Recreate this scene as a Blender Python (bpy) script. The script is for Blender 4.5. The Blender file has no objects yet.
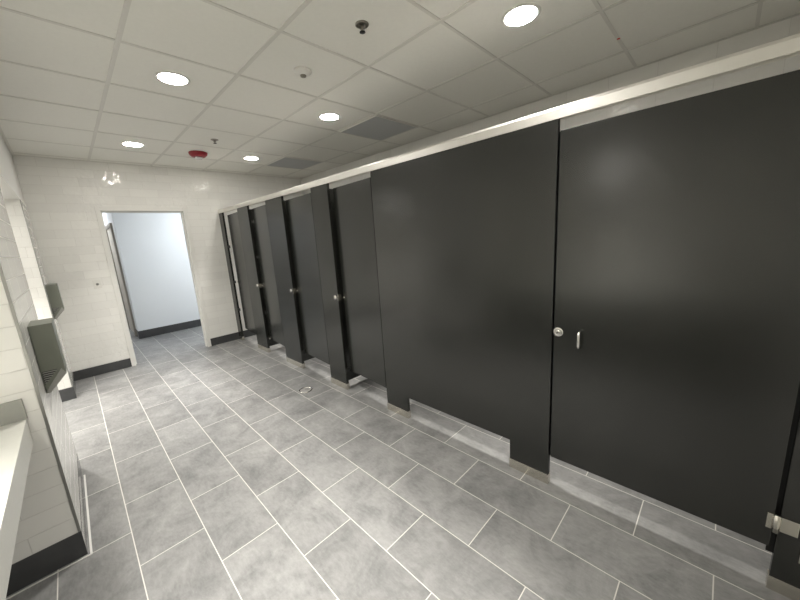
import bpy, bmesh, math, random
from mathutils import Vector, Matrix
random.seed(4)
S = bpy.context.scene
COL = S.collection
PI = math.pi

# ------------------------------------------------------------------ key sizes
H = 2.828            # ceiling
YE = 6.02            # end wall face
XB = 3.49            # wall behind the stalls
XP = 1.905           # front plane of the stall partitions
XL = -0.215          # left wing / soffit plane
XA = -1.25           # back of the left alcoves
YF = -0.40           # wall behind the camera
SOF = 2.24           # soffit underside
TX, TY = 0.6626, 0.656
GX0, GY0 = -0.2225, 2.603

# ------------------------------------------------------------------ materials
def mat(name, base, rough=0.5, metal=0.0, spec=0.5, coat=0.0):
    m = bpy.data.materials.new(name); m.use_nodes = True
    b = m.node_tree.nodes['Principled BSDF']
    b.inputs['Base Color'].default_value = (*base, 1)
    b.inputs['Roughness'].default_value = rough
    b.inputs['Metallic'].default_value = metal
    b.inputs['Specular IOR Level'].default_value = spec
    b.inputs['Coat Weight'].default_value = coat
    return m, m.node_tree, b
def N(nt, t, **kw):
    n = nt.nodes.new(t)
    for k, v in kw.items():
        if k.startswith('i_'): n.inputs[k[2:].replace('_', ' ')].default_value = v
        else: setattr(n, k, v)
    return n
def math_n(nt, op, a, b=None):
    n = nt.nodes.new('ShaderNodeMath'); n.operation = op
    for i, v in enumerate((a, b)):
        if v is None: continue
        if isinstance(v, (int, float)): n.inputs[i].default_value = v
        else: nt.links.new(v, n.inputs[i])
    return n.outputs[0]
def speckle(m, nt, b, base, var=0.12, scale=8.0, bump=0.0, bscale=300.0, coords='Object'):
    tc = N(nt, 'ShaderNodeTexCoord')
    no = N(nt, 'ShaderNodeTexNoise', i_Scale=scale, i_Detail=4.0)
    nt.links.new(tc.outputs[coords], no.inputs['Vector'])
    mr = N(nt, 'ShaderNodeMapRange'); mr.inputs['To Min'].default_value = 1 - var; mr.inputs['To Max'].default_value = 1 + var
    nt.links.new(no.outputs['Fac'], mr.inputs['Value'])
    mx = N(nt, 'ShaderNodeVectorMath', operation='SCALE'); mx.inputs[0].default_value = base
    nt.links.new(mr.outputs[0], mx.inputs['Scale'])
    nt.links.new(mx.outputs[0], b.inputs['Base Color'])
    if bump:
        nb = N(nt, 'ShaderNodeTexNoise', i_Scale=bscale, i_Detail=2.0)
        nt.links.new(tc.outputs[coords], nb.inputs['Vector'])
        bp = N(nt, 'ShaderNodeBump', i_Strength=bump, i_Distance=0.001)
        nt.links.new(nb.outputs['Fac'], bp.inputs['Height']); nt.links.new(bp.outputs[0], b.inputs['Normal'])
    return m
def simple(name, base, rough=.5, metal=0., var=.08, scale=8., bump=0., bscale=300., spec=.5, coat=0.):
    m, nt, b = mat(name, base, rough, metal, spec, coat)
    return speckle(m, nt, b, base, var, scale, bump, bscale)

def wall_tile_material(name, tile, grout, rough=0.02, lump=.0038):
    m, nt, b = mat(name, tile, rough)
    g = N(nt, 'ShaderNodeNewGeometry'); sx = N(nt, 'ShaderNodeSeparateXYZ'); nt.links.new(g.outputs['Position'], sx.inputs[0])
    u = math_n(nt, 'ADD', sx.outputs[0], sx.outputs[1])
    u = math_n(nt, 'ADD', u, -3.652 + 0.1665 + 0.333 * 20)
    v = math_n(nt, 'ADD', sx.outputs[2], -0.136 + 0.1078 * 2)
    cv = N(nt, 'ShaderNodeCombineXYZ'); nt.links.new(u, cv.inputs[0]); nt.links.new(v, cv.inputs[1])
    br = N(nt, 'ShaderNodeTexBrick', offset=0.5, i_Scale=1.0)
    br.inputs['Mortar Size'].default_value = 0.0016; br.inputs['Mortar Smooth'].default_value = 0.15
    br.inputs['Brick Width'].default_value = 0.333; br.inputs['Row Height'].default_value = 0.1078
    br.inputs['Color1'].default_value = (*[c * .97 for c in tile], 1); br.inputs['Color2'].default_value = (*[min(1, c * 1.03) for c in tile], 1)
    br.inputs['Mortar'].default_value = (*grout, 1)
    nt.links.new(cv.outputs[0], br.inputs['Vector']); nt.links.new(br.outputs['Color'], b.inputs['Base Color'])
    rg = N(nt, 'ShaderNodeMapRange'); rg.inputs['To Min'].default_value = rough; rg.inputs['To Max'].default_value = .7
    nt.links.new(br.outputs['Fac'], rg.inputs['Value']); nt.links.new(rg.outputs[0], b.inputs['Roughness'])
    # hand-made surface: soft lumps + grout grooves
    n1 = N(nt, 'ShaderNodeTexNoise', i_Scale=24.0, i_Detail=1.0, i_Roughness=.4); nt.links.new(g.outputs['Position'], n1.inputs['Vector'])
    n2 = N(nt, 'ShaderNodeTexNoise', i_Scale=9.0, i_Detail=1.0); nt.links.new(g.outputs['Position'], n2.inputs['Vector'])
    hgt = math_n(nt, 'ADD', math_n(nt, 'MULTIPLY', n1.outputs['Fac'], lump), math_n(nt, 'MULTIPLY', n2.outputs['Fac'], lump * .35))
    hgt = math_n(nt, 'SUBTRACT', hgt, math_n(nt, 'MULTIPLY', br.outputs['Fac'], 0.0012))
    bp = N(nt, 'ShaderNodeBump', i_Strength=1.0, i_Distance=1.0); nt.links.new(hgt, bp.inputs['Height']); nt.links.new(bp.outputs[0], b.inputs['Normal'])
    return m

def floor_material():
    m, nt, b = mat('slate_floor_tile', (.3, .3, .29), .42)
    g = N(nt, 'ShaderNodeNewGeometry'); sx = N(nt, 'ShaderNodeSeparateXYZ'); nt.links.new(g.outputs['Position'], sx.inputs[0])
    u = math_n(nt, 'ADD', sx.outputs[1], -0.202); v = math_n(nt, 'ADD', sx.outputs[0], 0.33)
    cv = N(nt, 'ShaderNodeCombineXYZ'); nt.links.new(u, cv.inputs[0]); nt.links.new(v, cv.inputs[1])
    br = N(nt, 'ShaderNodeTexBrick', offset=0.5, i_Scale=1.0)
    br.inputs['Mortar Size'].default_value = 0.0025; br.inputs['Mortar Smooth'].default_value = 0.1
    br.inputs['Brick Width'].default_value = 0.617; br.inputs['Row Height'].default_value = 0.308
    br.inputs['Color1'].default_value = (.90, .90, .90, 1); br.inputs['Color2'].default_value = (1.10, 1.10, 1.10, 1); br.inputs['Mortar'].default_value = (1, 1, 1, 1)
    nt.links.new(cv.outputs[0], br.inputs['Vector'])
    # offset the cloud pattern per tile so that it breaks at the joints
    add = N(nt, 'ShaderNodeVectorMath', operation='MULTIPLY_ADD')
    nt.links.new(br.outputs['Color'], add.inputs[0]); add.inputs[1].default_value = (37, 11, 5); nt.links.new(g.outputs['Position'], add.inputs[2])
    n1 = N(nt, 'ShaderNodeTexNoise', i_Scale=4.5, i_Detail=10.0, i_Roughness=.70, i_Distortion=.5); nt.links.new(add.outputs[0], n1.inputs['Vector'])
    mp = N(nt, 'ShaderNodeMapping'); mp.inputs['Scale'].default_value = (60, 22, 22); mp.inputs['Rotation'].default_value = (0, 0, .5)
    nt.links.new(add.outputs[0], mp.inputs['Vector'])
    n2 = N(nt, 'ShaderNodeTexNoise', i_Scale=1.0, i_Detail=8.0, i_Roughness=.7); nt.links.new(mp.outputs[0], n2.inputs['Vector'])
    f = math_n(nt, 'ADD', math_n(nt, 'MULTIPLY', n1.outputs['Fac'], .75), math_n(nt, 'MULTIPLY', n2.outputs['Fac'], .35))
    cr = N(nt, 'ShaderNodeValToRGB')
    cr.color_ramp.elements[0].position = .36; cr.color_ramp.elements[0].color = (.128, .128, .128, 1)
    cr.color_ramp.elements[1].position = .74; cr.color_ramp.elements[1].color = (.312, .309, .302, 1)
    nt.links.new(f, cr.inputs[0])
    mul = N(nt, 'ShaderNodeVectorMath', operation='MULTIPLY'); nt.links.new(cr.outputs[0], mul.inputs[0]); nt.links.new(br.outputs['Color'], mul.inputs[1])
    mix = N(nt, 'ShaderNodeMix', data_type='RGBA'); nt.links.new(br.outputs['Fac'], mix.inputs[0])
    nt.links.new(mul.outputs[0], mix.inputs[6]); mix.inputs[7].default_value = (.62, .60, .56, 1)
    nt.links.new(mix.outputs[2], b.inputs['Base Color'])
    hgt = math_n(nt, 'SUBTRACT', math_n(nt, 'MULTIPLY', n2.outputs['Fac'], .0006), math_n(nt, 'MULTIPLY', br.outputs['Fac'], .001))
    bp = N(nt, 'ShaderNodeBump', i_Strength=.6, i_Distance=1.0); nt.links.new(hgt, bp.inputs['Height']); nt.links.new(bp.outputs[0], b.inputs['Normal'])
    return m

def emit(name, col, strength):
    m = bpy.data.materials.new(name); m.use_nodes = True; nt = m.node_tree
    b = nt.nodes['Principled BSDF']; b.inputs['Base Color'].default_value = (.9, .9, .9, 1)
    b.inputs['Emission Color'].default_value = (*col, 1); b.inputs['Emission Strength'].default_value = strength
    return m

M = {}
M['floor'] = floor_material()
M['tile'] = wall_tile_material('white_glazed_wall_tile', (.86, .85, .815), (.73, .715, .68))
M['tile_flat'] = wall_tile_material('smooth_glazed_wall_tile', (.84, .83, .795), (.69, .675, .64), .10, .0003)
M['base'] = simple('charcoal_base_tile', (.062, .063, .065), .12, var=.2, scale=12, bump=.0)
M['ceil'] = simple('mineral_ceiling_tile', (.84, .83, .775), .9, var=.03, scale=40, bump=.25, bscale=500)
M['tee'] = simple('white_ceiling_grid', (.70, .685, .635), .45, var=.02)
M['paint'] = simple('off_white_paint', (.72, .71, .68), .55, var=.02, scale=3)
M['corr'] = simple('corridor_white_paint', (.80, .82, .84), .5, var=.015, scale=2)
M['corrside'] = simple('corridor_beige_paint', (.52, .49, .45), .6, var=.02, scale=2)
M['frame'] = simple('cream_painted_steel', (.80, .79, .755), .38, var=.02)
M['dframe'] = simple('taupe_painted_steel', (.36, .33, .29), .45, var=.03)
M['dleaf'] = simple('tan_painted_door', (.55, .51, .45), .5, var=.03)
M['panel'] = simple('charcoal_powder_coat', (.017, .018, .0155), .25, var=.06, scale=2.5, bump=.05, bscale=420, spec=.8)
M['edge'] = simple('black_panel_edge', (.008, .008, .008), .5, var=.05)
M['alu'] = simple('satin_aluminium', (.82, .80, .76), .42, 1.0, var=.03, scale=20)
M['steel'] = simple('brushed_stainless', (.70, .67, .60), .24, 1.0, var=.08, scale=30)
M['chrome'] = simple('polished_chrome', (.82, .80, .77), .14, 1.0, var=.03)
M['trim'] = simple('anodised_tile_edge', (.36, .36, .34), .35, .9, var=.05)
M['caulk'] = simple('white_caulk', (.68, .67, .64), .6, var=.03)
M['solid'] = simple('pale_solid_surface', (.60, .60, .56), .3, var=.04, scale=60)
M['splash'] = simple('darker_grey_splash', (.34, .345, .315), .35, var=.04, scale=60)  # even grey for the splashes, darker than the countertop
M['dryer'] = simple('grey_green_nickel_coat', (.165, .175, .145), .38, .35, var=.06, scale=6)
M['dband'] = simple('silver_grey_dryer_arm', (.30, .30, .28), .4, .3, var=.05)
M['black'] = simple('matt_black_plastic', (.015, .015, .015), .5, var=.05)
M['grille'] = simple('grey_return_air_mesh', (.50, .51, .51), .75, var=.05, scale=80)
M['wplast'] = simple('white_plastic', (.76, .75, .71), .4, var=.02)
M['drain'] = simple('dull_grey_drain_plate', (.33, .32, .31), .5, var=.1)
M['dot'] = simple('red_marker', (.7, .06, .04), .6)
M['red'] = simple('red_alarm_plastic', (.26, .004, .012), .35, var=.05)
M['dark_metal'] = simple('tarnished_brass_chrome', (.30, .28, .24), .32, .9, var=.1, scale=30)
M['lens'] = emit('warm_white_led_lens', (1.0, .965, .90), 20.0)
M['lens2'] = emit('cool_white_led_lens', (.88, .94, 1.0), 6.4)
M['clear'] = simple('clear_strobe_lens', (.85, .85, .84), .1, var=.02)

# ------------------------------------------------------------------ mesh helpers
class MB:
    def __init__(s): s.bm = bmesh.new()
    def box(s, x0, x1, y0, y1, z0, z1, bev=0.0):
        b = bmesh.new()
        bmesh.ops.create_cube(b, size=1.0)
        for v in b.verts:
            v.co = Vector(((x0 + x1) / 2 + v.co.x * (x1 - x0), (y0 + y1) / 2 + v.co.y * (y1 - y0), (z0 + z1) / 2 + v.co.z * (z1 - z0)))
        if bev: bmesh.ops.bevel(b, geom=b.edges[:], offset=bev, segments=2, affect='EDGES', profile=.7)
        s.merge(b); return s
    def merge(s, b):
        me = bpy.data.meshes.new('t'); b.to_mesh(me); b.free(); s.bm.from_mesh(me); bpy.data.meshes.remove(me)
    def lathe(s, prof, loc=(0, 0, 0), axis='Z', seg=32):
        """prof: list of (r, h); revolved about the axis"""
        b = bmesh.new(); rings = []
        for r, h in prof:
            if r < 1e-6: rings.append([b.verts.new((0, 0, h))])
            else: rings.append([b.verts.new((r * math.cos(2 * PI * i / seg), r * math.sin(2 * PI * i / seg), h)) for i in range(seg)])
        for A, B in zip(rings, rings[1:]):
            for i in range(seg):
                j = (i + 1) % seg
                q = [A[i % len(A)], A[j % len(A)], B[j % len(B)], B[i % len(B)]]
                q = list(dict.fromkeys(q))
                if len(q) > 2: b.faces.new(q)
        for R in (rings[0], rings[-1]):
            if len(R) > 2: b.faces.new(R)
        bmesh.ops.recalc_face_normals(b, faces=b.faces[:])
        if axis == '-X': bmesh.ops.rotate(b, verts=b.verts[:], cent=(0, 0, 0), matrix=Matrix.Rotation(-PI / 2, 3, 'Y'))
        if axis == '-Y': bmesh.ops.rotate(b, verts=b.verts[:], cent=(0, 0, 0), matrix=Matrix.Rotation(PI / 2, 3, 'X'))
        bmesh.ops.translate(b, verts=b.verts[:], vec=loc)
        for f in b.faces: f.smooth = True
        s.merge(b); return s
    def prism(s, pts, axis, a, c, bev=0.0):
        """pts polygon in the two other axes (order x,y,z without axis), extruded from a to c"""
        b = bmesh.new()
        def co(p, t):
            return {'X': (t, p[0], p[1]), 'Y': (p[0], t, p[1]), 'Z': (p[0], p[1], t)}[axis]
        A = [b.verts.new(co(p, a)) for p in pts]; B = [b.verts.new(co(p, c)) for p in pts]
        b.faces.new(A); b.faces.new(B[::-1]); n = len(pts)
        for i in range(n): b.faces.new((A[i], B[i], B[(i + 1) % n], A[(i + 1) % n]))
        bmesh.ops.recalc_face_normals(b, faces=b.faces[:])
        if bev: bmesh.ops.bevel(b, geom=b.edges[:], offset=bev, segments=2, affect='EDGES', profile=.7)
        s.merge(b); return s
    def tube(s, pts, r, seg=12):
        b = bmesh.new(); pts = [Vector(p) for p in pts]; rings = []
        for i, p in enumerate(pts):
            d = (pts[min(i + 1, len(pts) - 1)] - pts[max(i - 1, 0)]).normalized()
            a = d.orthogonal().normalized() if i == 0 else (a - d * a.dot(d)).normalized()
            c = d.cross(a)
            rings.append([b.verts.new(p + r * (math.cos(2 * PI * k / seg) * a + math.sin(2 * PI * k / seg) * c)) for k in range(seg)])
        for A, B in zip(rings, rings[1:]):
            for k in range(seg): b.faces.new((A[k], A[(k + 1) % seg], B[(k + 1) % seg], B[k]))
        b.faces.new(rings[0][::-1]); b.faces.new(rings[-1])
        bmesh.ops.recalc_face_normals(b, faces=b.faces[:])
        for f in b.faces: f.smooth = True
        s.merge(b); return s
    def build(s, name, m, parent=None, loc=None):
        me = bpy.data.meshes.new(name); s.bm.to_mesh(me); s.bm.free()
        me.materials.append(m)
        o = bpy.data.objects.new(name, me); COL.objects.link(o)
        if parent: o.parent = parent
        if loc: o.location = loc
        return o
def thing(name, label, cat, loc=(0, 0, 0), rz=0.0, group=None):
    o = bpy.data.objects.new(name, None); COL.objects.link(o); o.empty_display_size = .1
    o.location = loc; o.rotation_euler = (0, 0, rz); o['label'] = label; o['category'] = cat
    if group: o['group'] = group
    return o
def tag(o, label, cat, group=None):
    o['label'] = label; o['category'] = cat
    if group: o['group'] = group
    return o
def struct(name, mb, m, parent=None, label=None, cat=None):
    o = mb.build(name, m, parent)
    if not parent:
        o['kind'] = 'structure'
        o['label'] = label; o['category'] = cat
    return o
def dup(root, loc, label):
    r = root.copy(); COL.objects.link(r); r.location = loc; r['label'] = label
    for ch in list(root.children):
        c = ch.copy(); COL.objects.link(c); c.parent = r
        for g in ch.children:
            d = g.copy(); COL.objects.link(d); d.parent = c
    return r

# ------------------------------------------------------------------ the room
DX0, DX1, DZ = 0.392, 1.45, 2.262      # outer edges of the doorway frame
YW = 6.15                              # far side of the end wall
YC = 7.82                              # corridor far wall
struct('floor', MB().box(-1.4, 3.64, -.55, 8.0, -.1, 0), M['floor'], None, 'grey slate-look porcelain tile floor laid in running bond with pale grout', 'floor')
# ceiling: lay-in panels and the grid of tees that carries them
cm = MB()
cm.box(-.30, XB, YF, YE, H + .004, H + .05)
ceil = struct('ceiling', cm, M['ceil'], None, 'suspended ceiling of square white lay-in tiles', 'ceiling')
tg = MB(); w = .0125
i = 0
while GX0 + i * TX < XB:
    x = GX0 + i * TX
    if x > XL + .02: tg.box(x - w, x + w, YF, YE, H - .001, H + .0035)
    i += 1
j = -5
while GY0 + j * TY < YE:
    y = GY0 + j * TY
    if y > YF: tg.box(XL, XB, y - w * .8, y + w * .8, H - .0005, H + .0036)
    j += 1
tg.box(XL, XL + .022, YF, YE, H - .001, H + .0037); tg.box(XB - .022, XB, YF, YE, H - .001, H + .0037)
tg.box(XL, XB, YE - .022, YE, H - .001, H + .0037)
struct('ceiling_grid', tg, M['tee'], ceil)

wm = MB()
wm.box(XL, DX0 + .02, YE, YW, 0, H + .02); wm.box(DX1 - .02, XB + .15, YE, YW, 0, H + .02); wm.box(DX0 + .02, DX1 - .02, YE, YW, DZ - .02, H + .02)
struct('wall_end', wm, M['tile'], None, 'end wall of glossy white handmade-look brick tile around the open doorway', 'wall')
struct('wall_right', MB().box(XB, XB + .15, YF - .15, YE, 0, H + .02), M['tile'], None, 'white tiled wall behind the stalls, seen above their doors', 'wall')
struct('wall_front', MB().box(XA - .15, XB + .15, YF - .15, YF, 0, H + .02), M['tile'], None, 'white tiled wall beside the nearest stall door', 'wall')
struct('wall_left', MB().box(XA - .15, XA, YF, YW, 0, SOF + .02), M['tile'], None, 'white tiled wall at the back of the alcoves on the left', 'wall')
struct('wall_left_near', MB().box(XA, XL, 2.38, 3.45, 0, SOF), M['tile_flat'], None, 'white tiled wing wall at the end of the vanity counter', 'wall')
struct('wall_left_far', MB().box(XA, XL, 5.26, YW, 0, SOF), M['tile_flat'], None, 'brightly lit white tiled wing wall beside the end wall', 'wall')
struct('wall_left_soffit', MB().box(XA - .15, XL, YF, YW, SOF, H + .02), M['paint'], None, 'painted off-white soffit running along the left side under the ceiling', 'soffit')
# baseboards
bm_ = MB(); bm_.box(XL, DX0, YE - .011, YE, 0, .128, .002); bm_.box(DX1, XB, YE - .011, YE, 0, .128, .002)
struct('baseboard_end', bm_, M['base'], None, 'charcoal tile baseboard along the end wall', 'baseboard')
bm_ = MB(); bm_.box(XA, XL + .002, 2.376, 2.3795, 0, .150, .001); bm_.box(XL - .001, XL + .002, 2.3795, 3.449, 0, .128, .001)
struct('baseboard_left_near', bm_, M['base'], None, 'charcoal tile baseboard of the near wing wall below the vanity counter', 'baseboard')
bm_ = MB(); bm_.box(XA, XL + .010, 5.25, 5.26, 0, .145, .002); bm_.box(XL, XL + .010, 5.26, YE - .012, 0, .128, .002)
struct('baseboard_left_far', bm_, M['base'], None, 'charcoal tile baseboard of the far wing wall', 'baseboard')
struct('baseboard_right', MB().box(XB - .011, XB, YF, YE - .012, 0, .128, .002), M['base'], None, 'charcoal tile baseboard of the wall inside the stalls', 'baseboard')
# tile edge strips at the outer corners of the wings, caulk line on the floor
struct('trim_1', MB().box(XL - .010, XL + .002, 2.378, 2.388, .15, SOF, .0008), M['trim'], None, 'grey metal tile edge strip on the corner of the near wing wall', 'trim')
struct('trim_2', MB().box(XL - .006, XL + .002, 5.258, 5.266, .145, SOF, .0008), M['trim'], None, 'metal tile edge strip on the corner of the far wing wall', 'trim')
struct('trim_3', MB().box(XL + .011, XL + .021, 2.36, 3.30, 0, .004, .001).box(XA, XL + .021, 2.352, 2.360, 0, .004, .001), M['caulk'], None, 'white caulk line on the floor along the near wing wall', 'trim')

# doorway frame
fr = MB()
fr.box(DX0, DX0 + .05, YE - .014, YW + .014, 0, DZ, .003); fr.box(DX1 - .05, DX1, YE - .014, YW + .014, 0, DZ, .003)
fr.box(DX0 + .05, DX1 - .05, YE - .014, YW + .014, DZ - .06, DZ, .003)
d1 = struct('door_1', fr, M['frame'], None, 'cream painted steel frame of the open doorway in the end wall', 'door frame')
st = MB(); st.box(DX0 + .05, DX0 + .066, YE + .05, YE + .10, 0, DZ - .06, .002); st.box(DX1 - .066, DX1 - .05, YE + .05, YE + .10, 0, DZ - .06, .002)
st.box(DX0 + .066, DX1 - .066, YE + .05, YE + .10, DZ - .076, DZ - .06, .002)
struct('door_stop', st, M['frame'], d1)

# corridor beyond: its far wall ends in an outer corner, behind which a door stands in the return face
XC = .717
struct('floor_corridor', MB().box(-1.0, XC + .3, 8.0, 11.3, -.1, 0), M['floor'], None, 'grey tile floor of the far corridor arm', 'floor')
struct('wall_corridor_end', MB().box(XC, 3.6, YC, 11.2, 0, 2.75), M['corr'], None, 'bluish white painted corridor wall seen through the doorway', 'wall')
struct('wall_corridor_left', MB().box(-1.0, -.85, YW, 11.2, 0, 2.75), M['corrside'], None, 'beige corridor wall hidden left of the doorway', 'wall')
struct('wall_corridor_back', MB().box(-1.0, XC, 11.2, 11.35, 0, 2.75), M['corrside'], None, 'beige wall at the end of the corridor arm', 'wall')
struct('wall_corridor_right', MB().box(3.5, 3.64, YW, YC, 0, 2.75), M['corr'], None, 'white corridor wall out of sight right of the doorway', 'wall')
struct('ceiling_corridor', MB().box(-1.0, 3.64, YW, 11.35, 2.75, 2.82), M['paint'], None, 'white corridor ceiling beyond the doorway', 'ceiling')
struct('baseboard_corridor', MB().box(XC - .011, 3.5, YC - .011, YC, 0, .150, .002), M['base'], None, 'charcoal baseboard of the corridor wall seen through the doorway', 'baseboard')
struct('baseboard_corridor_left', MB().box(XC - .011, XC, YC, 8.12, 0, .150, .002).box(XC - .011, XC, 9.22, 11.19, 0, .150, .002), M['base'], None, 'baseboard of the shaded corridor return wall beside the taupe door frame', 'baseboard')
d2 = struct('door_2', MB().box(XC - .030, XC, 8.13, 8.20, 0, 2.19, .003).box(XC - .030, XC, 9.14, 9.21, 0, 2.19, .003).box(XC - .030, XC, 8.20, 9.14, 2.12, 2.19, .003), M['dframe'], None, 'tan door in a taupe frame, seen edge on through the doorway at left', 'door')
struct('door_leaf', MB().box(XC - .010, XC, 8.203, 9.137, .01, 2.117, .002), M['dleaf'], d2)
struct('door_hinge', MB().box(XC - .026, XC - .010, 8.205, 8.235, 1.02, 1.12, .003).box(XC - .026, XC - .010, 8.205, 8.235, .20, .30, .003).box(XC - .026, XC - .010, 8.205, 8.235, 1.88, 1.98, .003), M['dark_metal'], d2)

# ------------------------------------------------------------------ toilet partitions
T = .030
def shoe(parent, y0, y1, x0=-.003, h=.068):
    return MB().box(x0, T + .004, y0, y1, 0, h, .002).build('shoe', M['steel'], parent)
def pilaster(name, y0, y1, label, keeper=True, brackets=False):
    p = thing(name, label, 'pilaster', (XP, y0, 0), 0, 'stall pilasters')
    MB().box(0, T, 0, y1 - y0, .058, 2.174, .002).build('panel', M['panel'], p)
    shoe(p, -.004, y1 - y0 + .004)
    if keeper:
        k = MB().lathe([(.024, 0), (.024, .004), (.019, .009), (.012, .011), (0, .011)], (0, .045, 1.035), '-X', 24).build('latch_rose', M['chrome'], p)
        MB().box(-.016, -.011, .041, .049, 1.026, 1.044, .001).build('coin_slot', M['steel'], k)
        MB().box(-.003, T + .012, -.004, .0, 1.000, 1.070, .001).build('strike_plate', M['steel'], p)
    return p
P1 = pilaster('stall_pilaster', 2.819, 3.121, 'narrow charcoal pilaster between the two stall doors next to the wide notched panel')
P2 = pilaster('stall_pilaster', 3.783, 4.224, 'widest charcoal pilaster, between the second and third inward stall doors counted from the wide panel')
P3 = pilaster('stall_pilaster', 4.818, 5.201, 'charcoal pilaster farthest along with a knob, between the two farthest stall doors')
P4 = pilaster('stall_pilaster', 5.865, YE - .001, 'thin charcoal pilaster strip fixed against the end wall', keeper=False)
for z in (.55, 1.03, 1.62):
    MB().box(-.003, T + .010, -.018, .010, z - .022, z + .022, .002).build('bracket', M['black'], P4)
PR = pilaster('stall_pilaster', -.392, -.276, 'charcoal pilaster at the right edge, hinging the nearest stall door', keeper=False)
for z in (.262, 1.9): MB().box(-.010, .0, .0, .050, z - .07, z + .07, .002).build('wall_bracket', M['steel'], PR)

# wide notched front panel of the large stall
y0, y1 = .672, 2.165
wp = thing('stall_front_panel', 'wide charcoal stall panel with a notched bottom on two feet, left of the nearest door', 'partition panel', (XP, y0, 0))
a, c = .928 - y0, 1.899 - y0; L = y1 - y0
MB().prism([(0, .058), (a, .058), (a, .207), (c, .207), (c, .058), (L, .058), (L, 2.174), (0, 2.174)], 'X', 0, T).build('panel', M['panel'], wp)
shoe(wp, -.004, a + .003); shoe(wp, c - .003, L + .004)
MB().box(T + .0005, T + .006, -.040, .030, .194, 2.110).build('gap_seal', M['edge'], wp)
MB().box(-.0006, T - .002, -.0015, .0005, .07, 2.172).build('edge_band', M['edge'], wp)
MB().box(T + .0005, T + .006, L - .03, L + .022, .214, 2.123).build('gap_seal', M['edge'], wp)
for P, hi in ((PR, True), (P1, True), (P2, True), (P3, True)):
    l = {PR: .114, P1: .304, P2: .444, P3: .386}[P]
    MB().box(T + .0005, T + .006, l - .03, l + .022, .160 if P is PR else .214, 2.123).build('gap_seal', M['edge'], P)

# stall doors
def latch_parts(d, w):
    # slide latch on the inner face and its end poking past the free edge
    s = MB().box(.025, .040, w - .11, w - .004, 1.005, 1.065, .003).build('slide_latch', M['steel'], d)
    MB().box(.029, .036, w - .010, w + .012, 1.025, 1.045, .001).build('latch_bolt', M['chrome'], s)
    MB().lathe([(.009, 0), (.009, .014), (.006, .016), (0, .016)], (.0, w - .030, 1.035), '-X', 16).build('latch_screw', M['steel'], d)
def hinges(d, zs=(.30, 1.98)):
    for z in zs:
        h = MB().box(.024, .032, .030, .075, z - .035, z + .035, .002).build('hinge', M['steel'], d)
        MB().lathe([(.008, -.04), (.008, .04)], (.032, .030, z), 'Z', 12).build('hinge_barrel', M['steel'], h)
def stall_door(y0, w, ang, label, dz=0.0):
    d = thing('stall_door', label, 'stall door', (XP + .003, y0, 0), -math.radians(ang), 'stall doors standing slightly ajar inward')
    MB().box(0, .025, 0, w, .214, 2.123, .002).build('leaf', M['panel'], d)
    latch_parts(d, w); hinges(d)
    return d
stall_door(2.175, .621, 4.6, 'charcoal stall door ajar, hinged on the wide notched panel')
stall_door(3.131, .639, 4.2, 'charcoal stall door ajar between the narrow pilaster and the widest pilaster')
stall_door(4.234, .574, 4.8, 'charcoal stall door ajar with bright bracket dots showing in its opening gap')
stall_door(5.211, .598, 5.2, 'farthest charcoal stall door, ajar next to the end wall')

# nearest door, closed, swings outward
dw = .918
dA = thing('stall_door', 'nearest and largest charcoal stall door, closed, with chrome pull handle and round knob', 'stall door', (XP, -.259, 0))
MB().box(0, .025, 0, dw, .208, 2.110, .002).build('leaf', M['panel'], dA)
k = MB().lathe([(.028, 0), (.028, .003), (.025, .006), (.016, .0075), (.0145, .0065), (.0125, .0105), (.010, .012), (0, .012)], (0, .895, 1.029), '-X', 28).build('knob', M['chrome'], dA)
MB().lathe([(.006, .0115), (.006, .0128), (0, .0128)], (0, .895, 1.029), '-X', 12).build('knob_recess', M['black'], k)
pts = [(0, .779, 1.052), (-.020, .779, 1.052), (-.030, .779, 1.046), (-.034, .779, 1.034), (-.034, .779, 0.977), (-.030, .779, 0.965), (-.020, .779, 0.959), (0, .779, 0.959)]
MB().tube(pts, .0075, 14).build('pull_handle', M['chrome'], dA)
for z in (.336, 1.95):
    h = MB().box(-.006, .0, .003, .020, z - .036, z + .036, .002).box(-.006, .0, -.070, -.018, z - .034, z + .034, .002).build('hinge', M['steel'], dA)
    MB().lathe([(.012, -.040), (.012, .040)], (-.010, -.008, z), 'Z', 18).build('hinge_barrel', M['steel'], h)

# side partitions between the stalls
def side(y, label, br):
    s = thing('stall_side_panel', label, 'partition panel', (XP + T + .002, y, 0), 0, 'side panels between the stalls')
    MB().box(0, XB - XP - T - .02, 0, .025, .085, 2.126, .002).build('panel', M['panel'], s)
    for z in ((.22, .62, 1.03, 1.45, 1.95) if br else (.22,)):
        MB().box(.006, .034, -.022, -.001, z - .020, z + .020, .003).build('bracket', M['chrome'] if br else M['black'], s)
    return s
side(2.078, 'charcoal side panel of the large stall, behind the wide notched panel', False)
side(2.843, 'charcoal side panel in the gap of the door next to the wide panel', False)
side(3.807, 'charcoal side panel behind the widest pilaster', False)
side(4.841, 'charcoal side panel with bright brackets behind the pilaster second from the end wall', True)

# head rail over the whole stall front
hr = thing('head_rail', 'satin aluminium head rail running along the top of all stalls', 'rail', (XP, YF + .004, 0))
LN = YE - YF - .008
prof = [(-.010, 2.167), (-.010, 2.212), (-.002, 2.226), (T + .002, 2.230), (T + .006, 2.226), (T + .006, 2.167), (T + .001, 2.167), (T + .001, 2.182), (-.003, 2.182), (-.003, 2.167)]
MB().prism(prof, 'Y', 0, LN).build('rail', M['alu'], hr)

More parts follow.
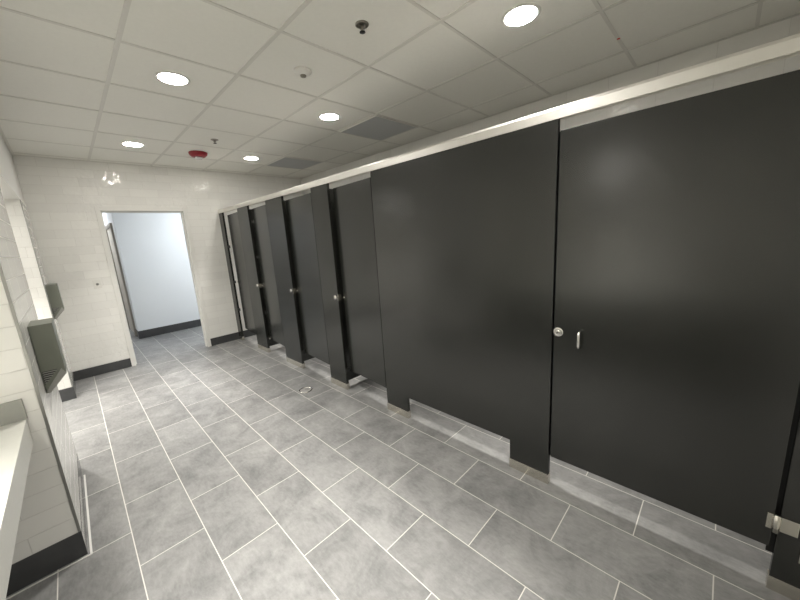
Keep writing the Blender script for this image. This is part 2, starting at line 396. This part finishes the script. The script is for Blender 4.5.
# ------------------------------------------------------------------ left side
vc = thing('vanity_counter', 'pale grey vanity counter with end splash against the near wing wall', 'counter', (XA, YF, 0))
cx = -.277 - XA; cy = 2.377 - YF
MB().box(.002, cx, .002, cy, .838, .864, .003).build('countertop', M['solid'], vc)
MB().box(cx - .022, cx - .001, .002, cy, .742, .8375, .002).build('apron', M['solid'], vc)
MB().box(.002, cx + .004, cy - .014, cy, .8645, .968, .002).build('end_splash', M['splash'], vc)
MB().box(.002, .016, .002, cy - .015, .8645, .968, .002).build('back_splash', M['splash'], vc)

def dryer(y, zt, label):
    d = thing('hand_dryer', label, 'hand dryer', (XL + .001, y, zt - .394), 0, 'wall hand dryers')
    D = .094; h = .394; f = .092          # depth, height, front lower edge
    MB().prism([(0, .0), (.012, .0), (D + .003, f), (D, h), (0, h)], 'Y', 0, .234, .004).build('body', M['dryer'], d)
    g = MB().prism([(.004, .052), (.004, .128), (.066, .128)], 'Y', -.002, .004).build('intake_mesh', M['black'], d)
    for q in range(6):
        t = .012 + q * .019
        x1 = .004 + .062 * (1 - (.128 - (.128 - .072 * q / 6)) / .076)
        z = .128 - .072 * q / 6 - .006
        if x1 > .012: MB().box(.006, x1 - .004, -.004, -.0015, z - .0022, z + .0022).build('mesh_slat', M['dband'], g)
    MB().prism([(.002, .012), (.016, -.002), (D + .004, f), (D - .012, f + .034)], 'Y', -.003, .237, .002).build('blade_arm', M['dband'], d)
    return d
dryer(2.67, 1.270, 'grey-green hand dryer with dark intake mesh, on the near wing wall')
dryer(5.40, 1.330, 'smaller looking grey-green hand dryer on the far wing wall beside the end wall')

# ------------------------------------------------------------------ small fixtures
po = thing('wall_outlet', 'small white outlet plate on the tiled end wall left of the doorway', 'outlet', (.238, YE, 1.238))
MB().box(-.040, .040, -.007, 0, -.055, .055, .003).build('cover_plate', M['wplast'], po)
MB().lathe([(.016, 0), (.016, .004), (0, .004)], (0, -.007, 0), '-Y', 20).build('outlet_socket', M['trim'], po)

fd = thing('floor_drain', 'small round metal floor drain in the tiles in front of the narrow pilaster', 'drain', (1.608, 3.195, 0))
MB().lathe([(.075, 0), (.075, .003), (.066, .005), (.060, .003), (.060, 0)], (0, 0, 0), 'Z', 36).build('rim', M['chrome'], fd)
g = MB().lathe([(.059, 0), (.059, .0022), (0, .0022)], (0, 0, 0), 'Z', 36).build('strainer', M['drain'], fd)
sl = MB()
for q in range(-3, 4):
    l = math.sqrt(.05 ** 2 - (q * .014) ** 2); sl.box(-l, l, q * .014 - .003, q * .014 + .003, .0018, .0028)
sl.build('slots', M['dband'], g)

# recessed downlights
LAMP = 2.5
def downlight(loc, label, group, m, power=LAMP):
    t = thing('recessed_downlight', label, 'ceiling light', loc, 0, group)
    MB().lathe([(.088, .0), (.090, -.004), (.104, -.004), (.108, .0)], (0, 0, 0), 'Z', 40).build('trim_ring', M['wplast'], t)
    MB().lathe([(.088, -.001), (.086, -.003), (.05, -.0045), (0, -.005)], (0, 0, 0), 'Z', 40).build('lens', m, t)
    la = bpy.data.lights.new('lamp', 'AREA'); la.shape = 'DISK'; la.size = .16; la.energy = power; la.color = (1.0, .97, .91); la.spread = math.radians(84)
    lo = bpy.data.objects.new('lamp', la); COL.objects.link(lo); lo.parent = t; lo.location = (0, 0, -.008)
    return t
cx2 = [GX0 + 1.5 * TX, GX0 + 3.5 * TX]
cyr = [GY0 + (j + .5) * TY for j in (-3, 0, 3)]
l0 = downlight((cx2[0], cyr[1], H + .003), 'round recessed downlight in the left row, nearer of the two seen', 'recessed ceiling downlights', M['lens'])
dup(l0, (cx2[0], cyr[2], H + .003), 'round recessed downlight in the left row nearest the end wall')
dup(l0, (cx2[1], cyr[0], H + .003), 'large looking round recessed downlight above the nearest stall, top right of the ceiling')
dup(l0, (cx2[1], cyr[1], H + .003), 'round recessed downlight beside the larger grey air grille')
dup(l0, (cx2[1], cyr[2], H + .003), 'round recessed downlight beside the far grey air grille, above the farthest stalls')
dup(l0, (cx2[0], cyr[0], H + .003), 'round recessed downlight in the left row above the viewer, out of frame')
s0 = downlight((-.60, .95, SOF), 'round downlight in the soffit above the vanity counter', 'soffit downlights', M['lens'], 3.6)
dup(s0, (-.60, 4.45, SOF), 'round downlight in the soffit above the alcove between the wing walls')
tc_ = thing('corridor_ceiling_light', 'cool white square light on the corridor ceiling beyond the doorway', 'ceiling light', (2.35, 6.75, 2.75))
MB().box(-.31, .31, -.31, .31, -.03, 0, .004).build('housing', M['wplast'], tc_)
MB().box(-.28, .28, -.28, .28, -.034, -.0305).build('lens', M['lens2'], tc_)

dup(tc_, (-.05, 9.3, 2.75), 'unseen cool white square light added over the far corridor arm to brighten its return wall')  # added lamp out of view, brightens the return face of the corridor arm

# return-air grilles filling a ceiling tile
def grille(cx, cy, label):
    t = thing('air_grille', label, 'air grille', (cx, cy, H), 0, 'grey ceiling air grilles')
    a, b = TX / 2 - .018, TY / 2 - .018
    MB().box(-a, a, -b, b, -.004, .002, .001).build('mesh_panel', M['grille'], t)
    f = MB()
    f.box(-a - .006, a + .006, -b - .006, -b + .006, -.007, .003, .001).box(-a - .006, a + .006, b - .006, b + .006, -.007, .003, .001)
    f.box(-a - .006, -a + .006, -b, b, -.007, .003, .001).box(a - .006, a + .006, -b, b, -.007, .003, .001)
    f.build('frame', M['tee'], t)
    return t
grille(GX0 + 4.5 * TX, cyr[1], 'square grey air grille in the ceiling above the wide stall panel, the larger looking one')
grille(GX0 + 4.5 * TX, cyr[2], 'square grey air grille in the ceiling farther off, near the end wall')

def sprinkler(loc, label):
    t = thing('fire_sprinkler', label, 'sprinkler', loc, 0, 'ceiling sprinklers')
    MB().lathe([(.040, 0), (.040, -.003), (.033, -.007), (.022, -.008), (.020, -.004), (.0, -.004)], (0, 0, 0), 'Z', 32).build('escutcheon', M['dark_metal'], t)
    h = MB().lathe([(.010, -.004), (.010, -.020), (.006, -.024), (.004, -.036), (0, -.036)], (0, 0, 0), 'Z', 20).build('head', M['dark_metal'], t)
    MB().tube([(-.012, 0, -.018), (-.014, 0, -.028), (-.004, 0, -.038)], .0022, 8).tube([(.012, 0, -.018), (.014, 0, -.028), (.004, 0, -.038)], .0022, 8).build('frame_arms', M['dark_metal'], h)
    MB().lathe([(.006, -.035), (.017, -.039), (.017, -.041), (0, -.041)], (0, 0, 0), 'Z', 24).build('deflector', M['black'], t)
    return t
cm_ = GX0 + 2.5 * TX
sprinkler((cm_, 1.603, H + .003), 'metal fire sprinkler in the ceiling at the top middle, the nearer one')
sprinkler((cm_, 4.262, H + .003), 'small metal fire sprinkler in the ceiling just before the red alarm')

sd = thing('smoke_detector', 'round white smoke detector on the ceiling between sprinkler and downlight', 'smoke detector', (cm_, 2.275, H + .003))
MB().lathe([(.062, 0), (.062, -.012), (.056, -.018), (.040, -.027), (.028, -.031), (0, -.031)], (0, 0, 0), 'Z', 36).build('housing', M['wplast'], sd)
MB().lathe([(.022, -.030), (.020, -.040), (.012, -.043), (0, -.043)], (0, 0, 0), 'Z', 24).build('sensor_tip', M['dark_metal'], sd)

fa = thing('fire_alarm_strobe', 'round red fire alarm with a clear strobe on the ceiling near the end wall', 'fire alarm', (cm_, 4.93, H + .003))
MB().lathe([(.105, 0), (.107, -.012), (.100, -.030), (.078, -.052), (.060, -.056), (0, -.056)], (0, 0, 0), 'Z', 40).build('housing', M['red'], fa)
MB().box(-.038, .038, -.028, .028, -.078, -.054, .008).build('strobe_lens', M['clear'], fa)

tag(MB().lathe([(.010, .0), (.010, -.0015), (0, -.0015)], (0, 0, 0), 'Z', 16).build('marker_dot', M['dot'], None, (2.850, 0.632, H - .0012)), 'tiny red marker dot on the ceiling grid at the upper right', 'sticker')

# ------------------------------------------------------------------ world, camera, view
W = bpy.data.worlds.new('World'); S.world = W; W.use_nodes = True
W.node_tree.nodes['Background'].inputs[0].default_value = (.5, .55, .6, 1); W.node_tree.nodes['Background'].inputs[1].default_value = .02

cam = bpy.data.cameras.new('Camera'); co = bpy.data.objects.new('Camera', cam); COL.objects.link(co)
yaw, pit, rol = 0.7844, -0.1960, -0.0639
f = Vector((math.sin(yaw) * math.cos(pit), math.cos(yaw) * math.cos(pit), math.sin(pit)))
r = Vector((math.cos(yaw), -math.sin(yaw), 0)); u = r.cross(f)
r2 = math.cos(rol) * r + math.sin(rol) * u; u2 = -math.sin(rol) * r + math.cos(rol) * u
mt = Matrix((r2, u2, -f)).transposed().to_4x4(); mt.translation = (0, 0, 1.6318)
co.matrix_world = mt
cam.sensor_fit = 'HORIZONTAL'; cam.sensor_width = 36; cam.lens = 325.95 / 800 * 36; cam.clip_start = .02
S.camera = co
S.view_settings.view_transform = 'Standard'; S.view_settings.look = 'None'; S.view_settings.gamma = 1; S.view_settings.exposure = 2.54
S.view_settings.use_curve_mapping = False
try:
    S.cycles.max_bounces = 12; S.cycles.diffuse_bounces = 8; S.cycles.glossy_bounces = 6
    S.cycles.sample_clamp_indirect = 6.0
except Exception: pass
